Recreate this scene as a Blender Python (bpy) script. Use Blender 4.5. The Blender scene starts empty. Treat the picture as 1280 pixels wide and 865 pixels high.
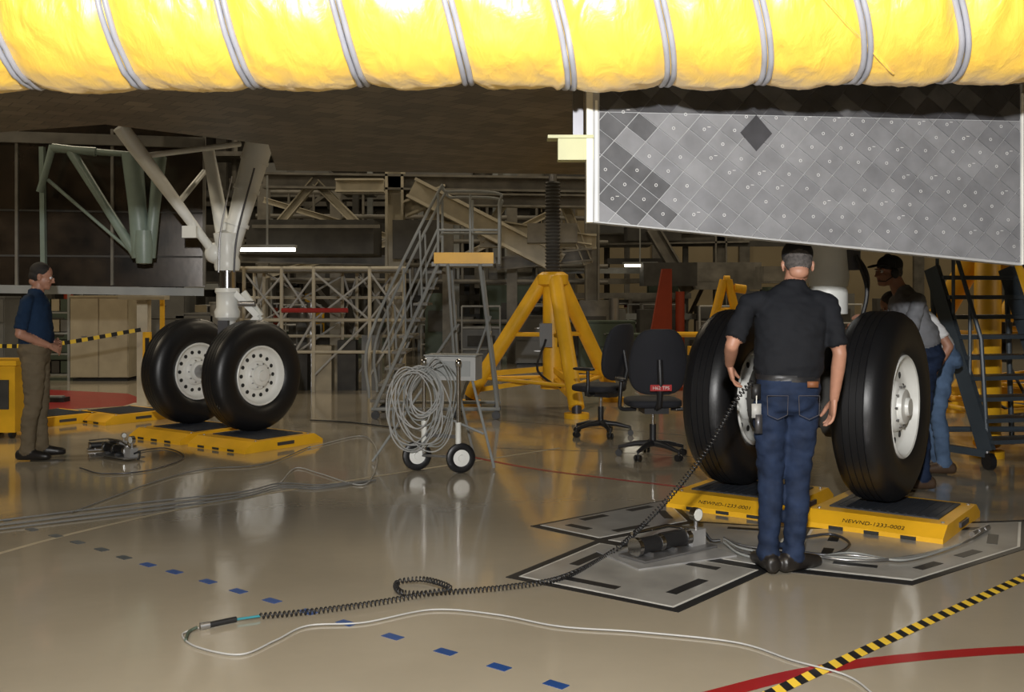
import bpy, bmesh, math, random
from mathutils import Vector, Matrix, noise
from mathutils.bvhtree import BVHTree
random.seed(7)
V=Vector
F=1300.0; EYE=1.5; HZ=365.0
# pixel helpers
def P(u,v,d): return V(((u-640)/F*d, d, EYE+(HZ-v)/F*d))
def G(u,v,z=0.0):
    d=F*(EYE-z)/(v-HZ); return V(((u-640)/F*d,d,z))
bpy.context.scene.view_settings.view_transform='Standard'

# ------------------------------------------------------------ materials
def mat(name,col,rough=.5,metal=0.0,var=0.12,vscale=4,bump=0.0,bscale=40,emit=0.0,coat=0.0,spec=.5,stretch=(1,1,1)):
    m=bpy.data.materials.new(name); m.use_nodes=True
    nt=m.node_tree; N=nt.nodes; L=nt.links
    b=N['Principled BSDF']
    b.inputs['Roughness'].default_value=rough; b.inputs['Metallic'].default_value=metal
    b.inputs['Specular IOR Level'].default_value=spec
    b.inputs['Coat Weight'].default_value=coat; b.inputs['Coat Roughness'].default_value=.15
    tc=N.new('ShaderNodeTexCoord'); mp=N.new('ShaderNodeMapping'); mp.inputs['Scale'].default_value=stretch
    L.new(tc.outputs['Object'],mp.inputs['Vector'])
    n=N.new('ShaderNodeTexNoise'); n.inputs['Scale'].default_value=vscale; n.inputs['Detail'].default_value=5
    L.new(mp.outputs['Vector'],n.inputs['Vector'])
    r=N.new('ShaderNodeValToRGB'); r.color_ramp.elements[0].position=.3; r.color_ramp.elements[1].position=.7
    r.color_ramp.elements[0].color=[c*(1-var) for c in col]+[1]
    r.color_ramp.elements[1].color=[min(1,c*(1+var)) for c in col]+[1]
    L.new(n.outputs['Fac'],r.inputs['Fac']); L.new(r.outputs['Color'],b.inputs['Base Color'])
    if bump>0:
        n2=N.new('ShaderNodeTexNoise'); n2.inputs['Scale'].default_value=bscale; n2.inputs['Detail'].default_value=4
        L.new(mp.outputs['Vector'],n2.inputs['Vector'])
        bp=N.new('ShaderNodeBump'); bp.inputs['Strength'].default_value=bump; bp.inputs['Distance'].default_value=.01
        L.new(n2.outputs['Fac'],bp.inputs['Height']); L.new(bp.outputs['Normal'],b.inputs['Normal'])
    if emit>0:
        b.inputs['Emission Color'].default_value=list(col)+[1]; b.inputs['Emission Strength'].default_value=emit
    return m
M={}
def D(k,*a,**kw): M[k]=mat(k,*a,**kw)
D('white_paint',(.70,.71,.68),.35,var=.06,bump=.05)
D('hub_white',(.78,.78,.74),.35,var=.05)
D('chrome',(.75,.75,.75),.15,1)
D('steel',(.40,.40,.41),.35,.9)
D('dark_steel',(.10,.10,.11),.4,.7)
D('rubber',(.008,.008,.009),.40,bump=.05,bscale=60,spec=.5)
D('black',(.010,.010,.011),.5)
D('hole',(.02,.02,.018),.8)
D('yellow_paint',(.80,.43,.015),.45,var=.10,bump=.05)
D('yellow_lite',(.80,.55,.05),.5)
D('mat_black',(.025,.03,.04),.55,bump=.2,bscale=90)
D('grey_plate',(.29,.285,.27),.28,var=.2,coat=.5)
D('plate_edge',(.55,.55,.52),.4)
D('plate_silver',(.42,.42,.42),.28,.5,var=.2)
D('blue_tape',(.012,.05,.19),.5)
D('red_paint',(.28,.012,.012),.4,coat=.3)
D('cable_grey',(.34,.34,.33),.5)
D('strap',(.36,.37,.42),.35,var=.1)
D('hgrey',(.24,.25,.245),.5)
D('navy_steel',(.05,.065,.08),.45,.2)
D('beam_light',(.44,.40,.31),.6,var=.15)
D('beam_mid',(.15,.14,.12),.6,var=.3)
D('beam_dark',(.040,.038,.034),.7,var=.3)
D('wall_cream',(.33,.27,.17),.7,var=.12,vscale=.6)
D('wall_dark',(.040,.035,.028),.8,var=.3,vscale=.4)
D('ceil_dark',(.05,.048,.045),.9)
D('door_skin',(.040,.028,.018),.14,.4,var=.8,vscale=2.5,bump=.12,bscale=6,coat=.8)
D('seafoam',(.18,.23,.20),.4)
D('cabinet_tan',(.34,.29,.20),.5)
D('cabinet_grey',(.12,.12,.115),.5)
D('green_box',(.05,.07,.05),.6)
D('orange_paint',(.26,.032,.010),.5)
D('chair_fabric',(.012,.013,.018),.8,bump=.3,bscale=200)
D('chair_plastic',(.015,.015,.017),.45)
D('label_red',(.45,.02,.02),.5)
D('label_white',(.70,.70,.65),.5)
D('tube_lamp',(1.0,.93,.75),.5,emit=4)
D('skin',(.38,.19,.125),.5,var=.08,vscale=20,bump=.06,bscale=120)
D('lips',(.28,.10,.08),.5)
D('eye_white',(.7,.7,.68),.3)
D('hair_grey',(.07,.062,.058),.8,var=.4,vscale=60,bump=.6,bscale=150)
D('hair_dark',(.015,.012,.01),.7,var=.4,vscale=60,bump=.6,bscale=150)
D('cap_black',(.012,.012,.014),.8,bump=.2,bscale=200)
D('polo_black',(.010,.011,.014),.85,bump=.35,bscale=18,spec=.2)
D('jeans',(.012,.021,.048),.8,var=.45,vscale=9,bump=.45,bscale=20,spec=.2)
D('jeans_seam',(.05,.045,.05),.8)
D('jeans_light',(.08,.13,.22),.8,var=.3,vscale=9,bump=.3,bscale=22,spec=.2)
D('navy_shirt',(.010,.026,.060),.85,bump=.25,bscale=25,spec=.2)
D('khaki',(.14,.11,.07),.85,bump=.3,bscale=22,spec=.2)
D('grey_shirt',(.17,.175,.19),.85,bump=.25,bscale=25,spec=.2)
D('white_shirt',(.70,.71,.72),.85,bump=.25,bscale=25,spec=.2)
D('shoe_black',(.014,.012,.011),.4)
D('shoe_brown',(.06,.035,.02),.5)
D('leather',(.20,.075,.03),.6)
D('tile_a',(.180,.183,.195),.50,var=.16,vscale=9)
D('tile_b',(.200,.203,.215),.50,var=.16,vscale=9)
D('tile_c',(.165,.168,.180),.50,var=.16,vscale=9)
D('tile_mid_and_shaded',(.075,.076,.082),.6,var=.3,vscale=9)
D('tile_dark_and_shaded',(.035,.035,.040),.6,var=.3,vscale=9)
D('tile_gap',(.36,.365,.37),.8)
D('tile_dot',(.55,.55,.55),.8)
D('edge_metal',(.60,.58,.50),.5)
D('primer_green',(.38,.38,.20),.5)
D('coil_black',(.012,.012,.013),.4)
D('teal',(.02,.18,.22),.4)

def floor_mat():
    m=bpy.data.materials.new('floor_epoxy'); m.use_nodes=True; nt=m.node_tree;N=nt.nodes;L=nt.links;b=N['Principled BSDF']
    tc=N.new('ShaderNodeTexCoord')
    n=N.new('ShaderNodeTexNoise'); n.inputs['Scale'].default_value=.5; n.inputs['Detail'].default_value=9; n.inputs['Roughness'].default_value=.6; L.new(tc.outputs['Object'],n.inputs['Vector'])
    r=N.new('ShaderNodeValToRGB'); r.color_ramp.elements[0].position=.3;r.color_ramp.elements[1].position=.75
    r.color_ramp.elements[0].color=(.33,.29,.22,1); r.color_ramp.elements[1].color=(.41,.365,.285,1)
    L.new(n.outputs['Fac'],r.inputs['Fac']); L.new(r.outputs['Color'],b.inputs['Base Color'])
    n2=N.new('ShaderNodeTexNoise'); n2.inputs['Scale'].default_value=1.3;n2.inputs['Detail'].default_value=6; L.new(tc.outputs['Object'],n2.inputs['Vector'])
    mr=N.new('ShaderNodeMapRange'); mr.inputs['To Min'].default_value=.09; mr.inputs['To Max'].default_value=.22
    L.new(n2.outputs['Fac'],mr.inputs['Value']); L.new(mr.outputs['Result'],b.inputs['Roughness'])
    b.inputs['Coat Weight'].default_value=.7; b.inputs['Coat Roughness'].default_value=.08
    n3=N.new('ShaderNodeTexNoise'); n3.inputs['Scale'].default_value=5; L.new(tc.outputs['Object'],n3.inputs['Vector'])
    bp=N.new('ShaderNodeBump'); bp.inputs['Strength'].default_value=.05; bp.inputs['Distance'].default_value=.02
    L.new(n3.outputs['Fac'],bp.inputs['Height']); L.new(bp.outputs['Normal'],b.inputs['Normal']); L.new(bp.outputs['Normal'],b.inputs['Coat Normal'])
    return m
M['floor_epoxy']=floor_mat()
def belly_mat():
    m=bpy.data.materials.new('belly_tiles'); m.use_nodes=True; nt=m.node_tree;N=nt.nodes;L=nt.links;b=N['Principled BSDF']
    tc=N.new('ShaderNodeTexCoord'); mp=N.new('ShaderNodeMapping'); mp.inputs['Rotation'].default_value=(0,0,math.radians(-36)); L.new(tc.outputs['Object'],mp.inputs['Vector'])
    br=N.new('ShaderNodeTexBrick'); br.inputs['Scale'].default_value=6.5; br.offset=.5
    br.inputs['Color1'].default_value=(.24,.195,.14,1); br.inputs['Color2'].default_value=(.12,.10,.075,1); br.inputs['Mortar'].default_value=(.05,.045,.035,1)
    br.inputs['Mortar Size'].default_value=.025; br.inputs['Brick Width'].default_value=1; br.inputs['Row Height'].default_value=1
    L.new(mp.outputs['Vector'],br.inputs['Vector'])
    n=N.new('ShaderNodeTexNoise'); n.inputs['Scale'].default_value=1.2; n.inputs['Detail'].default_value=8; L.new(tc.outputs['Object'],n.inputs['Vector'])
    mx=N.new('ShaderNodeMix'); mx.data_type='RGBA'; mx.blend_type='MULTIPLY'; mx.inputs[0].default_value=.6
    L.new(br.outputs['Color'],mx.inputs[6]); L.new(n.outputs['Fac'],mx.inputs[7]); L.new(mx.outputs[2],b.inputs['Base Color']); b.inputs['Roughness'].default_value=.5
    return m
M['belly_tiles']=belly_mat()
def fabric_mat():
    m=bpy.data.materials.new('yellow_fabric'); m.use_nodes=True; nt=m.node_tree;N=nt.nodes;L=nt.links;b=N['Principled BSDF']
    b.inputs['Base Color'].default_value=(.95,.60,.06,1); b.inputs['Roughness'].default_value=.42
    b.inputs['Specular IOR Level'].default_value=1.0; b.inputs['Sheen Weight'].default_value=.3; b.inputs['Sheen Roughness'].default_value=.5
    b.inputs['Coat Weight'].default_value=.8; b.inputs['Coat Roughness'].default_value=.42
    tc=N.new('ShaderNodeTexCoord'); mp=N.new('ShaderNodeMapping'); mp.inputs['Scale'].default_value=(2,1,1); L.new(tc.outputs['Object'],mp.inputs['Vector'])
    n=N.new('ShaderNodeTexNoise'); n.inputs['Scale'].default_value=5; n.inputs['Detail'].default_value=7; n.inputs['Distortion'].default_value=.5; L.new(mp.outputs['Vector'],n.inputs['Vector'])
    bp=N.new('ShaderNodeBump'); bp.inputs['Strength'].default_value=.5; bp.inputs['Distance'].default_value=.04
    L.new(n.outputs['Fac'],bp.inputs['Height']); L.new(bp.outputs['Normal'],b.inputs['Normal'])
    return m
M['yellow_fabric']=fabric_mat()

# ------------------------------------------------------------ mesh builder
def frame(d):
    d=V(d).normalized(); a=V((0,0,1)) if abs(d.z)<.95 else V((1,0,0))
    x=a.cross(d).normalized(); y=d.cross(x).normalized(); return x,y,d
class MB:
    def __init__(s,name): s.n=name;s.v=[];s.f=[];s.m=[];s.mats=[]
    def mi(s,k):
        if k not in s.mats: s.mats.append(k)
        return s.mats.index(k)
    def add(s,vs,fs,k):
        o=len(s.v); s.v+=[tuple(v) for v in vs]; i=s.mi(k)
        for f in fs: s.f.append([o+a for a in f]); s.m.append(i)
    def box(s,c,size,k,rz=0.0,R=None):
        c=V(c); hx,hy,hz=[a/2 for a in size]; R=R or Matrix.Rotation(rz,3,'Z')
        vs=[c+R@V((x*hx,y*hy,z*hz)) for x in(-1,1) for y in(-1,1) for z in(-1,1)]
        s.add(vs,[(0,1,3,2),(4,6,7,5),(0,4,5,1),(2,3,7,6),(0,2,6,4),(1,5,7,3)],k)
    def beam(s,p,q,w,h,k):
        p=V(p);q=V(q); x,y,d=frame(q-p)
        vs=[a+x*i*w/2+y*j*h/2 for a in(p,q) for i,j in((-1,-1),(1,-1),(1,1),(-1,1))]
        s.add(vs,[(3,2,1,0),(4,5,6,7),(0,1,5,4),(1,2,6,5),(2,3,7,6),(3,0,4,7)],k)
    def ibeam(s,p,q,w,h,k):
        p=V(p);q=V(q); x,y,d=frame(q-p); t=h*.14
        s.beam(p+y*(h/2-t/2),q+y*(h/2-t/2),w,t,k); s.beam(p-y*(h/2-t/2),q-y*(h/2-t/2),w,t,k); s.beam(p,q,w*.2,h-2*t,k)
    def cyl(s,p,q,r,k,r2=None,seg=20):
        r2=r if r2 is None else r2; s.lathe(p,V(q)-V(p),[(0,0),(r,0),(r2,(V(q)-V(p)).length),(0,(V(q)-V(p)).length)],k,seg)
    def lathe(s,o,ax,prof,k,seg=32):
        o=V(o); x,y,d=frame(ax); vs=[];fs=[];idx=[]
        for r,t in prof:
            if r<1e-6: idx.append([len(vs)]); vs.append(o+d*t)
            else:
                idx.append(list(range(len(vs),len(vs)+seg)))
                for i in range(seg):
                    a=2*math.pi*i/seg; vs.append(o+d*t+x*r*math.cos(a)+y*r*math.sin(a))
        for A,B in zip(idx,idx[1:]):
            for i in range(seg):
                j=(i+1)%seg
                if len(A)==1 and len(B)==1: break
                if len(A)==1: fs.append((A[0],B[j],B[i]))
                elif len(B)==1: fs.append((A[i],A[j],B[0]))
                else: fs.append((A[i],A[j],B[j],B[i]))
        s.add(vs,fs,k)
    def tube(s,pts,r,k,seg=8,closed=False):
        pts=[V(p) for p in pts]; n=len(pts); vs=[];fs=[]
        d0=(pts[1]-pts[0]).normalized(); x=frame(d0)[0]
        for i,p in enumerate(pts):
            a=pts[max(i-1,0)];b=pts[min(i+1,n-1)]
            if closed: a=pts[(i-1)%n]; b=pts[(i+1)%n]
            d=(b-a).normalized() if (b-a).length>1e-7 else d0
            x=(x-d*x.dot(d)); x=x.normalized() if x.length>1e-6 else frame(d)[0]; y=d.cross(x)
            rr=r[i] if isinstance(r,(list,tuple)) else r
            vs+=[p+(x*math.cos(2*math.pi*j/seg)+y*math.sin(2*math.pi*j/seg))*rr for j in range(seg)]
        for i in range(n if closed else n-1):
            for j in range(seg):
                k2=(j+1)%seg; i2=(i+1)%n; fs.append((i*seg+j,i*seg+k2,i2*seg+k2,i2*seg+j))
        if not closed:
            fs.append(tuple(range(seg-1,-1,-1))); fs.append(tuple((n-1)*seg+j for j in range(seg)))
        s.add(vs,fs,k)
    def sup(s,c,r,k,e1=1.0,e2=1.0,R=None,nu=24,nv=14,warp=None):
        R=R or Matrix.Identity(3); c=V(c); vs,fs=superell(r,e1,e2,nu,nv)
        if warp: vs=[warp(v) for v in vs]
        s.add([c+R@v for v in vs],fs,k)
    def slab(s,pts,z0,z1,k):
        n=len(pts); vs=[(p[0],p[1],z0) for p in pts]+[(p[0],p[1],z1) for p in pts]
        a=sum(pts[i][0]*pts[(i+1)%n][1]-pts[(i+1)%n][0]*pts[i][1] for i in range(n))
        fs=[tuple(range(n-1,-1,-1)),tuple(range(n,2*n))]+[(i,(i+1)%n,n+(i+1)%n,n+i) for i in range(n)]
        if a<0: fs=[tuple(reversed(f)) for f in fs]
        s.add(vs,fs,k)
    def text(s,body,o,xd,yd,size,k):
        cu=bpy.data.curves.new('t','FONT'); cu.body=body; cu.size=size; cu.align_x='CENTER'
        ob=bpy.data.objects.new('t',cu); bpy.context.collection.objects.link(ob)
        dg=bpy.context.evaluated_depsgraph_get(); me=bpy.data.meshes.new_from_object(ob.evaluated_get(dg))
        xd=V(xd).normalized(); yd=V(yd).normalized()
        s.add([V(o)+xd*v.co.x+yd*v.co.y for v in me.vertices],[tuple(p.vertices) for p in me.polygons],k)
        bpy.data.objects.remove(ob)
    def done(s,ang=35,smooth=True):
        me=bpy.data.meshes.new(s.n); xs=[[v[i] for v in s.v] for i in range(3)]
        o=V(((min(xs[0])+max(xs[0]))/2,(min(xs[1])+max(xs[1]))/2,min(xs[2])))
        me.from_pydata([tuple(V(v)-o) for v in s.v],[],s.f)
        for k in s.mats: me.materials.append(M[k])
        me.polygons.foreach_set('material_index',s.m)
        if smooth:
            me.polygons.foreach_set('use_smooth',[True]*len(me.polygons)); me.set_sharp_from_angle(angle=math.radians(ang))
        me.update(); ob=bpy.data.objects.new(s.n,me); ob.location=o; bpy.context.collection.objects.link(ob); return ob
def superell(r,e1=1,e2=1,nu=24,nv=14):
    def sp(c,e): return math.copysign(abs(c)**e,c)
    vs=[V((0,0,-r[2]))];fs=[]
    for j in range(1,nv):
        ph=-math.pi/2+math.pi*j/nv
        for i in range(nu):
            th=2*math.pi*i/nu
            vs.append(V((r[0]*sp(math.cos(ph),e1)*sp(math.cos(th),e2),r[1]*sp(math.cos(ph),e1)*sp(math.sin(th),e2),r[2]*sp(math.sin(ph),e1))))
    vs.append(V((0,0,r[2]))); t=len(vs)-1
    for i in range(nu): fs.append((0,1+(i+1)%nu,1+i))
    for j in range(nv-2):
        a=1+j*nu;b=a+nu
        for i in range(nu): k=(i+1)%nu; fs.append((a+i,a+k,b+k,b+i))
    a=1+(nv-2)*nu
    for i in range(nu): fs.append((a+i,a+(i+1)%nu,t))
    return vs,fs
def smoothpath(pts,n=12):
    pts=[V(p) for p in pts]; out=[]
    q=[pts[0]*2-pts[1]]+pts+[pts[-1]*2-pts[-2]]
    for i in range(1,len(q)-2):
        a,b,c,d=q[i-1:i+3]
        for k in range(n):
            t=k/n; out.append(.5*((2*b)+(c-a)*t+(2*a-5*b+4*c-d)*t*t+(3*b-a-3*c+d)*t**3))
    out.append(pts[-1]); return out

# ------------------------------------------------------------ room
b=MB('floor'); b.slab([(-20,-8),(22,-8),(22,36),(-20,36)],-.1,0,'floor_epoxy'); b.done(smooth=False)
b=MB('ceiling'); b.slab([(-20,-8),(22,-8),(22,36),(-20,36)],11,11.2,'ceil_dark'); b.done(smooth=False)
b=MB('wall_back'); b.box((1,36.1,5.5),(42,.2,11),'wall_dark'); b.box((9,35.95,2.2),(16,.1,4.4),'wall_cream')
for i in range(14): b.box((-19+i*3,35.9,5.5),(.35,.3,11),'beam_mid')
b.box((1,35.85,4.6),(42,.3,.3),'beam_mid'); b.done(smooth=False)
b=MB('wall_left'); b.box((-20.1,14,5.5),(.2,44,11),'wall_dark'); 
for i in range(14): b.box((-19.9,-6+i*3,5.5),(.3,.35,11),'beam_mid')
b.done(smooth=False)
b=MB('wall_right'); b.box((22.1,14,5.5),(.2,44,11),'wall_cream')
for i in range(14): b.box((21.9,-6+i*3,5.5),(.3,.35,11),'beam_mid')
b.done(smooth=False)
b=MB('wall_front'); b.box((1,-8.1,5.5),(42,.2,11),'wall_dark'); b.done(smooth=False)

# ------------------------------------------------------------ aircraft belly
U=V((.81,-.588,0)).normalized(); W=V((.588,.81,0)).normalized()
b=MB('aircraft_fuselage_belly')
pts=[(-9,4.92),(9,4.92),(9,9.9),(.61,9.9),(-2.17,9.58),(-1.85,7.9),(-2.72,6.95),(-3.6,7.3),(-9,9)]
b.slab(pts,2.62,3.3,'belly_tiles')
b.slab([(-4.0,9.3),(-2.0,9.0),(-2.0,11.3),(-4.0,11.3)],3.3,3.5,'belly_tiles')
b.done(smooth=False)

# ------------------------------------------------------------ yellow cover tube with straps
b=MB('yellow_wing_edge_cover')
X0,X1=-3.4,3.6; R0=.36
def axis_c(x): return V((x,4.52+.02*x,2.755+.012*x))
sx=[-3.0,-2.52,-2.07,-1.60,-1.12,-.65,-.19,.255,.68,1.09,1.51,1.92,2.33,2.75,3.2]
def strap_x(i,th):
    base=sx[i]; lean=.085+.025*base
    return base-lean*(math.sin(th)+1)*1.1
def rad(x,th):
    best=9
    for i in range(len(sx)):
        best=min(best,abs(x-strap_x(i,th)))
    r=R0-.024*math.exp(-(best/.05)**2)+.008*min(1,best/.2)
    r+=.011*noise.noise(V((x*5,th*1.2,1)))+.009*noise.noise(V((x*14+th*2,th*3,7)))+.004*noise.noise(V((x*40+th*9,th*6,3)))
    e=x-(.30+.12*math.sin(th)); 
    if e>0: r+=.022*math.exp(-e*1.6)*max(0,min(1,e/.02))
    return r
nx,nt_=640,96; vs=[];fs=[]
for i in range(nx+1):
    x=X0+(X1-X0)*i/nx; c=axis_c(x)
    for j in range(nt_):
        th=2*math.pi*j/nt_; r=rad(x,th); vs.append(c+V((0,-math.cos(th)*r,math.sin(th)*r)))
for i in range(nx):
    for j in range(nt_): k=(j+1)%nt_; fs.append((i*nt_+j,i*nt_+k,(i+1)*nt_+k,(i+1)*nt_+j))
fs.append(tuple(range(nt_))); fs.append(tuple(nx*nt_+j for j in range(nt_-1,-1,-1)))
b.add(vs,fs,'yellow_fabric')
for i in range(len(sx)):
    for off in(-.014,.014):
        pp=[]
        for j in range(72):
            th=2*math.pi*j/72; x=strap_x(i,th)+off; r=rad(x,th)+.006; pp.append(axis_c(x)+V((0,-math.cos(th)*r,math.sin(th)*r)))
        b.tube(pp,.013,'strap',8,closed=True)
def onsurf(x,th,o=.003): r=rad(x,th)+o; return axis_c(x)+V((0,-math.cos(th)*r,math.sin(th)*r))
b.tube([onsurf(1.20+.42*t,-.1-1.1*t) for t in [i/30 for i in range(31)]],.006,'yellow_fabric')
b.done(60)

# ------------------------------------------------------------ tiled gear door
b=MB('tiled_landing_gear_door')
BL=V((.392,5.0,0)); BR=V((2.70,5.5,0)); e=(BR-BL).normalized(); Ld=(BR-BL).length; nrm=V((e.y,-e.x,0))
if nrm.y>0: nrm=-nrm
poly=[(0,1.835),(Ld,1.64),(Ld,2.60),(-.01,2.60)]
def DP(s,z,o=0): q=BL+e*s+nrm*o; return V((q.x,q.y,z))
fr=[DP(s,z,0) for s,z in poly]; bk=[DP(s,z,-.08) for s,z in poly]
b.add(fr+bk,[(0,1,2,3),(7,6,5,4),(0,4,5,1),(1,5,6,2),(2,6,7,3),(3,7,4,0)],'tile_gap')
def clip(pl,poly):
    out=pl; n=len(poly)
    for i in range(n):
        a=poly[i]; c=poly[(i+1)%n]; ex,ey=c[0]-a[0],c[1]-a[1]; new=[]
        f=lambda p: ex*(p[1]-a[1])-ey*(p[0]-a[0])
        for j in range(len(out)):
            p=out[j];q=out[(j+1)%len(out)]; fp,fq=f(p),f(q)
            if fp>=0: new.append(p)
            if fp*fq<0: t=fp/(fp-fq); new.append((p[0]+(q[0]-p[0])*t,p[1]+(q[1]-p[1])*t))
        out=new
        if len(out)<3: return []
    return out
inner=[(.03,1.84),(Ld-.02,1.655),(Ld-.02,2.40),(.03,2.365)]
upper_shade=[(.03,2.369),(Ld-.02,2.404),(Ld-.02,2.595),(.03,2.595)]  # cover's shadow on the door's top band, painted in with darker tiles
b.add([DP(s,z,.003) for s,z in upper_shade],[(0,1,2,3)],'tile_mid_and_shaded')
hx,hz=.080,.070; g=.958; shr=.25
for r in range(-2,18):
    for c in range(-4,20):
        cz=1.60+r*hz; cx=c*2*hx+(hx if r%2 else 0)-shr*(cz-2.0)
        sc=[(cx-hx*g,cz),(cx+shr*hz*g,cz-hz*g),(cx+hx*g,cz),(cx-shr*hz*g,cz+hz*g)]
        for reg,up in((inner,0),(upper_shade,1)):
            q=clip(sc,reg)
            if not q: continue
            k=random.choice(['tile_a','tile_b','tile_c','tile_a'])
            if up: k=random.choice(['tile_dark_and_shaded','tile_mid_and_shaded','tile_dark_and_shaded'])  # shaded band: shadow put into the tile colour
            elif (cx<.26 and cz>2.30) or (cx<.42-.5*(cz-1.9) and 1.88<cz<2.16 and cx>.03) or cx<.12 and cz>2.0: k='tile_mid_and_shaded'
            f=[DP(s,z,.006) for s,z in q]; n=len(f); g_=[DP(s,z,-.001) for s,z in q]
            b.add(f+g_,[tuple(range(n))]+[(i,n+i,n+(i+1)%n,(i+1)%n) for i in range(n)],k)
        if .05<cx<Ld-.05 and cz<2.38 and cz>1.9-.08*cx and random.random()<.8:
            o=DP(cx,cz,.006); b.lathe(o,nrm,[(.0080,0),(.0080,.001),(.0055,.001),(.0055,0)],'tile_dot',12)
            if random.random()<.3: b.box(DP(cx+.025,cz+.012,.0065),(.016,.001,.003),'tile_dot',rz=math.atan2(e.y,e.x))
cq=[(.84-.085,2.29),(.84,2.20),(.84+.085,2.29),(.84,2.38)]
b.add([DP(s,z,.009) for s,z in cq]+[DP(s,z,.0) for s,z in cq],[(0,1,2,3),(0,4,5,1),(1,5,6,2),(2,6,7,3),(3,7,4,0)],'tile_dark_and_shaded')
b.beam(DP(-.012,1.835,-.035),DP(-.012,2.6,-.035),.09,.03,'edge_metal')
b.beam(DP(.012,1.84,.008),DP(.012,2.42,.008),.006,.012,'label_white')
b.beam(DP(Ld-.005,1.645,.004),DP(Ld-.005,2.55,.004),.008,.012,'label_white')
b.box(DP(-.075,2.19,-.06),(.17,.10,.11),'primer_green'); b.box(DP(-.10,2.245,-.06),(.22,.12,.015),'primer_green')
b.box(DP(-.05,2.4,-.1),(.05,.05,.5),'dark_steel')
b.done(smooth=False)

# ------------------------------------------------------------ landing gear
def wheel(b,c,ax,R,w,holes=14):
    c=V(c); ax=V(ax).normalized()
    pr=[(.50,-.30),(.55,-.40),(.64,-.475),(.75,-.50),(.85,-.475),(.93,-.41),(.98,-.30)]
    for g in(-.18,-.06,.06,.18): pr+=[(.995,g-.012),(.985,g-.008),(.985,g+.008),(.995,g+.012)]
    pr+=[(.98,.30),(.93,.41),(.85,.475),(.75,.50),(.64,.475),(.55,.40),(.50,.30)]
    b.lathe(c,ax,[(r*R,t*w) for r,t in pr],'rubber',72)
    for sgn in(1,-1):
        a=ax*sgn
        b.lathe(c,a,[(.50*R,.2*w),(.535*R,.33*w),(.54*R,.40*w),(.525*R,.425*w),(.505*R,.41*w),(.49*R,.33*w),(.47*R,.24*w),(.43*R,.20*w),(.27*R,.22*w),(.25*R,.30*w),(.22*R,.34*w),(.19*R,.34*w),(.18*R,.42*w),(.10*R,.44*w),(.09*R,.50*w),(0,.50*w)],'hub_white' if sgn>0 else 'cable_grey',48)
        x,y,d=frame(a)
        for i in range(holes):
            t=2*math.pi*i/holes; p=c+(x*math.cos(t)+y*math.sin(t))*.36*R
            b.cyl(p+d*.195*w,p+d*.222*w,.035*R,'hole',seg=14)
        for i in range(10):
            t=2*math.pi*i/10; p=c+(x*math.cos(t)+y*math.sin(t))*.215*R
            b.cyl(p+d*.33*w,p+d*.38*w,.014*R,'steel',seg=6)
def lathez(b,x,y,prof,k,seg=32): b.lathe((x,y,0),(0,0,1),prof,k,seg)
b=MB('main_landing_gear')
c1=V((-2.60,10.42,.668)); c2=V((-3.39,11.0,.668)); 
for c in(c1,c2): wheel(b,c,U,.555,.33)
gx,gy=-2.93,10.70
b.cyl(c1,c2,.07,'steel')
lathez(b,gx,gy,[(0,.5),(.10,.52),(.11,.6),(.11,.75),(.085,.85),(.085,1.2),(.125,1.24),(.13,1.30),(.11,1.34),(.11,1.48),(.125,1.50),(.12,1.54),(.0,1.54)],'white_paint')
lathez(b,gx,gy,[(.088,1.5),(.088,1.78)],'chrome')
lathez(b,gx,gy,[(0,1.72),(.12,1.72),(.13,1.76),(.13,1.82),(.115,1.86),(.12,2.0),(.14,2.10),(0,2.15)],'white_paint')
def arm(p,q,r1,r2,k='white_paint',b=None,fl=.7): 
    pts=[V(p).lerp(V(q),t) for t in(0,.15,.5,.85,1)]; b.tube(pts,[r1,r1*1.0,(r1+r2)/2,r2,r2],k,20)
T=V((gx,gy,2.0))
arm(T+V((.02,0,-.1)),P(326,172,10.75),.10,.14,b=b)
arm(T+V((-.02,0,.0)),P(260,185,11.0),.08,.065,b=b)
arm(T+V((.06,.02,.15)),P(333,176,10.75),.07,.09,b=b)
arm(T+V((-.12,0,-.12)),P(150,158,10.0),.045,.075,b=b)
arm(P(222,255,10.4),P(255,215,11.2),.03,.03,b=b); arm(P(180,195,10.2),P(300,180,11),.028,.028,b=b)
b.box(P(238,290,10.5),(.14,.1,.12),'white_paint'); b.sup(T+V((-.12,0,-.1)),(.11,.11,.11),'white_paint')
b.tube(smoothpath([T+V((.1,-.12,-.3)),T+V((.14,-.13,.1)),P(318,210,10.5)]),.010,'dark_steel')
b.tube(smoothpath([T+V((-.05,-.14,-.3)),T+V((-.03,-.14,.1)),P(290,220,10.5)]),.009,'steel')
for t in(.25,.55,.8):
    p=(T+V((.02,0,-.1))).lerp(P(326,172,10.75),t); ax_=(P(326,172,10.75)-T).normalized(); b.cyl(p-ax_*.02,p+ax_*.02,.115+.04*t,'white_paint')
for q in(-.06,.06):
    a=V((gx+.12,gy,1.5))+W*q; m_=V((gx+.33,gy,1.25))+W*q*.4; c=V((gx+.1,gy,.98))+W*q
    b.beam(a,m_,.03,.06,'white_paint'); b.beam(m_,c,.03,.06,'white_paint')
b.box((gx,gy-.13,1.1),(.10,.08,.22),'dark_steel'); b.cyl((gx+.13,gy-.05,1.38),(gx+.3,gy-.05,1.38),.03,'steel')
b.done(40)
b=MB('main_landing_gear')
d1=V((2.47,6.93,.745)); d2=V((1.64,7.55,.745))
for c in(d1,d2): wheel(b,c,U,.632,.36,12)
b.cyl(d1,d2,.08,'steel'); gx,gy=2.19,7.2
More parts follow.
